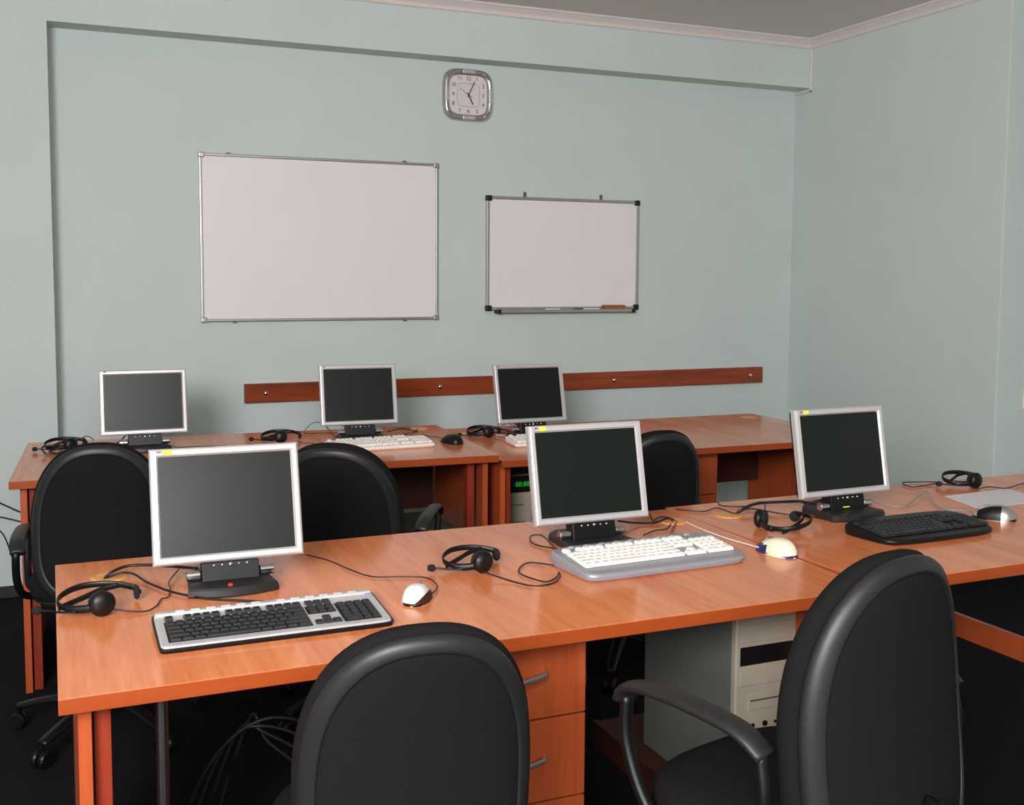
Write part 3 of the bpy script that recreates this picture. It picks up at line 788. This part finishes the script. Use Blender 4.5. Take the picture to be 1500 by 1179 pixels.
# ---------------------------------------------------------------- headsets
def headset(label, loc, rz, mirror=False, s=1.0, mic=True):
    """lies on its side; band closed at -x, ear cup towards -y, temple pad towards +y"""
    t = thing('headset', label, 'headset', loc, rz)
    k = -1 if mirror else 1
    def q(P): return [(x * s, y * k * s, z) for x, y, z in P]
    mesh_obj('headband', SW(q([(-.022, -.030, .016), (-.050, -.014, .018), (-.062, .014, .022), (-.052, .046, .028), (-.022, .070, .034), (.020, .074, .036), (.060, .062, .034), (.092, .046, .028)]), .0022, .0068, seg=8), 'blackp', t, smooth=True)
    mesh_obj('head_strap', SW(q([(-.060, .004, .012), (-.044, .018, .014), (-.010, .038, .020), (.025, .056, .028), (.062, .062, .033)]), .002, .0062, seg=8), 'blackp', t, smooth=True)
    mesh_obj('cup_arm', SW(q([(-.046, -.018, .016), (-.030, -.030, .016), (-.008, -.040, .018), (.012, -.046, .022)]), .0055, .0085, seg=10), 'blackp', t, smooth=True)
    cm = T(.022 * s, -.044 * k * s, .027) @ Rz(-.35 * k) @ Rx(-PI / 2 * k - .35 * k)
    cup = mesh_obj('ear_cup', LT([(0, -.012), (.012, -.012), (.022, -.008), (.026, -.001), (.0265, .004), (.024, .009), (.017, .014), (.008, .0165), (0, .017)], 28, T(.022 * s, -.044 * k * s, .027) @ Rz(.25 * k) @ Rx(PI / 2 * k)), 'blackp', t, smooth=True)
    mesh_obj('ear_cushion', LT([(0, -.016), (.016, -.020), (.023, -.017), (.025, -.012), (.022, -.008), (0, -.008)], 28, T(.022 * s, -.044 * k * s, .027) @ Rz(.25 * k) @ Rx(PI / 2 * k)), 'softblack', t, smooth=True)
    mesh_obj('temple_pad', LT([(0, -.004), (.013, -.004), (.016, 0), (.013, .005), (.005, .007), (.004, .010), (0, .010)], 20, T(.094 * s, .043 * k * s, .019) @ Rz(.1) @ Ry(PI / 2)), 'softblack', t, smooth=True)
    if not mic: return t
    bo = mesh_obj('mic_boom', SW(q([(-.028, -.036, .012), (-.052, -.024, .011), (-.078, -.008, .012), (-.095, .000, .013)]), .0022, seg=8), 'blackp', t, smooth=True)
    mesh_obj('mic_foam', LT([(0, -.010), (.006, -.009), (.0085, -.003), (.0085, .004), (.005, .009), (0, .010)], 16, T(-.100 * s, .003 * k * s, .013) @ Rz(.4 * -k) @ Ry(PI / 2)), 'softblack', bo, smooth=True)
    return t
hss = [headset(*a) for a in HDS]

for grp, xs in (('flat monitors on the desks', mons), ('keyboards on the desks', kbs), ('computer mice on the desks', mice), ('headsets on the desks', hss)):
    for x in xs: x['group'] = grp

# cables: each belongs to the device it comes out of
for par, keys in (
    (mons[0], ('m1_power', 'm1_video')), (mons[1], ('m2_video', 'm2_power', 'm2_loop')), (mons[2], ('m3_video', 'm3_power')),
    (kbs[1], ('k2_cord', 'k2_lead')), (kbs[2], ('k3_cord',)), (mice[0], ('mouse1_cord',)), (hss[0], ('h1_cord',)), (hss[1], ('h2_cord',)), (hss[2], ('h3_cord',)), (hss[3], ('h4_cord', 'h4_tail'))):
    for kk in keys: cord(par, CAB[kk])
for par, kk, m in ((mice[1], 'mouse2_cord', 'whitep'), (mice[2], 'mouse3_cord', 'greybody')):
    cord(par, CAB[kk], 'cable', m)
for par, keys in ((mons[3], ('r1_power', 'r1_usb')), (mons[4], ('r2_power', 'r2_video', 'r2_loop', 'r2_lead')), (mons[5], ('r3_loop',)), (mice[3], ('mouse4_cord',)), (hss[6], ('h6_cord',)), (hss[5], ('h5_cord',)), (hss[4], ('h5_coil', 'h5_thin')), (hss[6], ('h7_coil',))):
    for kk in keys: cord(par, CAR[kk])
cord(kbs[3], CAR['k4_cord'], 'cable', 'beige'); cord(kbs[4], CAR['k5_cord'], 'cable', 'whitep')

# ---------------------------------------------------------------- paper
bm = bmesh.new()
box(bm, 0, 1, 0, 1, 0, 1)
pq = [(2.575, 2.427), (2.869, 2.450), (2.909, 2.633), (2.621, 2.615)]
cxp = sum(p[0] for p in pq) / 4; cyp = sum(p[1] for p in pq) / 4
t = bpy.data.objects.new('x', None)
bm.free()
bm = bmesh.new()
lo = [bm.verts.new((x - cxp, y - cyp, 0)) for x, y in pq]; hi = [bm.verts.new((x - cxp, y - cyp, .0012)) for x, y in pq]
bm.faces.new(lo[::-1]); bm.faces.new(hi)
for j in range(4): bm.faces.new((lo[j], lo[(j + 1) % 4], hi[(j + 1) % 4], hi[j]))
o = mesh_obj('paper_sheet', bm, 'paper'); o.location = (cxp, cyp, .7502)
tag(o, 'white sheet of paper lying at the right end of the front desks', 'paper')

# ---------------------------------------------------------------- computer towers
def tower(label, loc, rz, w=.185, d=.43, h=.43, style='bays'):
    """origin: middle of the footprint"""
    t = thing('computer_tower', label, 'computer', loc, rz, 'computer towers under the desks')
    mesh_obj('case', BX(-w / 2, w / 2, -d / 2 + .02, d / 2, 0, h - .004), 'towerside', t, bevel=.003)
    yf = -d / 2
    mesh_obj('front_bezel', BX(-w / 2 - .002, w / 2 + .002, yf, yf + .022, 0, h), 'beige', t, bevel=.005, seg=3)
    if style == 'bays':
        mesh_obj('drive_bay', BX(-w / 2 + .012, w / 2 - .012, yf - .003, yf + .002, h - .095, h - .052), 'beige', t, bevel=.001)
        mesh_obj('open_bay', BX(-w / 2 + .010, w / 2 - .010, yf - .0015, yf + .004, h - .150, h - .105), 'blackp', t)
        mesh_obj('drive_bay', BX(-w / 2 + .012, w / 2 - .012, yf - .003, yf + .002, h - .20, h - .155), 'beige', t, bevel=.001)
        fd = mesh_obj('floppy_drive', BX(-w / 2 + .035, w / 2 - .035, yf - .003, yf + .002, h - .262, h - .222), 'beige', t, bevel=.001)
        mesh_obj('disk_slot', BX(-.045, .045, yf - .0036, yf - .002, h - .240, h - .236), 'ink', fd)
        mesh_obj('eject_button', BX(.02, .035, yf - .005, yf - .002, h - .254, h - .248), 'beige', fd)
        for x, r in ((-.06, .004), (-.035, .005), (.0, .007), (.03, .004)):
            mesh_obj('front_button', LT([(0, .003), (r, .002), (r, 0)], 14, T(x, yf, h - .30) @ Rx(PI / 2)), 'blackp', t)
        mesh_obj('green_light', BX(.045, .06, yf - .003, yf + .001, h - .035, h - .028), 'green', t)
    elif style == 'display':
        mesh_obj('display_panel', BX(-w / 2, w / 2, yf - .002, yf + .004, h - .075, h - .002), 'blackp', t, bevel=.002)
        bm = text_bm('88:88', .030, .0004); bm.transform(T(.045, yf - .003, h - .040) @ Rx(PI / 2))
        mesh_obj('digit_display', bm, 'green', t)
        for k, z in enumerate((h - .125, h - .20, h - .262)):
            mesh_obj('drive_bay', BX(-w / 2 + .010, w / 2 - .010, yf - .003, yf + .002, z - .01, z + .038), 'beige', t, bevel=.001)
            mesh_obj('drive_slot', BX(.0, .055, yf - .0042, yf - .002, z - .004, z - .0005), 'ink', t)
    else:
        for k, z in enumerate((h - .055, h - .105)):
            mesh_obj('drive_bay', BX(-w / 2 + .014, w / 2 - .014, yf - .003, yf + .002, z, z + .040), 'beige', t, bevel=.001)
        mesh_obj('power_button', LT([(0, .003), (.009, .002), (.009, 0)], 16, T(0, yf, h - .16) @ Rx(PI / 2)), 'beige', t)
    return t
tower('beige computer tower under the front desks, beside the right chair', (1.562, 2.315, .163), 0, .17, .43, .512, 'bays')
tower('beige computer tower with green display under the back-row right desk', (1.795, 4.42, 0.0), 0, .185, .43, .595, 'display')
tower('low beige computer tower under the back-row left desk', (1.362, 4.10, 0.0), .0, .18, .36, .46, 'plain')

# black cable bundles under the front desks
for pts, lb in (
    ([[(1.06 + .02 * k, 2.62, .60 - .04 * k), (1.14 + .02 * k, 2.52, .52 - .05 * k), (1.22 + .02 * k, 2.50, .46 - .03 * k), (1.32 - .01 * k, 2.56, .58 - .02 * k), (1.38, 2.60, .69)] for k in range(4)], 'bundle of black cables hanging under the desk beside the computer tower'),
    ([[(.22 + .03 * k, 2.60, .05), (.32 + .03 * k, 2.55, .30 + .03 * k), (.45, 2.52, .40 - .02 * k), (.60, 2.52, .32 - .04 * k), (.66 + .02 * k, 2.56, .08)] for k in range(4)], 'bundle of black cables under the left end of the front desk')):
    bm = bmesh.new()
    for p in pts: sweep(bm, p, .004, seg=6)
    o = mesh_obj('cable_bundle', bm, 'cable', smooth=True); tag(o, lb, 'cables')

# ---------------------------------------------------------------- light
def area(name, loc, target, size, energy, color=(1, 1, 1), sy=None):
    l = bpy.data.lights.new(name, 'AREA'); l.energy = energy; l.color = color; l.size = size
    if sy: l.shape = 'RECTANGLE'; l.size_y = sy
    o = bpy.data.objects.new(name, l); COL.objects.link(o); o.location = loc
    d = Vector(target) - Vector(loc); o.rotation_euler = d.to_track_quat('-Z', 'Y').to_euler()
    return o
for a in LIGHTS: area(*a)
w = bpy.data.worlds.new('world'); SC.world = w; w.use_nodes = True
w.node_tree.nodes['Background'].inputs[0].default_value = (.9, .95, 1.0, 1)
w.node_tree.nodes['Background'].inputs[1].default_value = WORLD
SC.view_settings.view_transform = 'Standard'; SC.view_settings.look = 'None'; SC.view_settings.gamma = 1
SC.view_settings.use_curve_mapping = False
SC.view_settings.exposure = EXPO
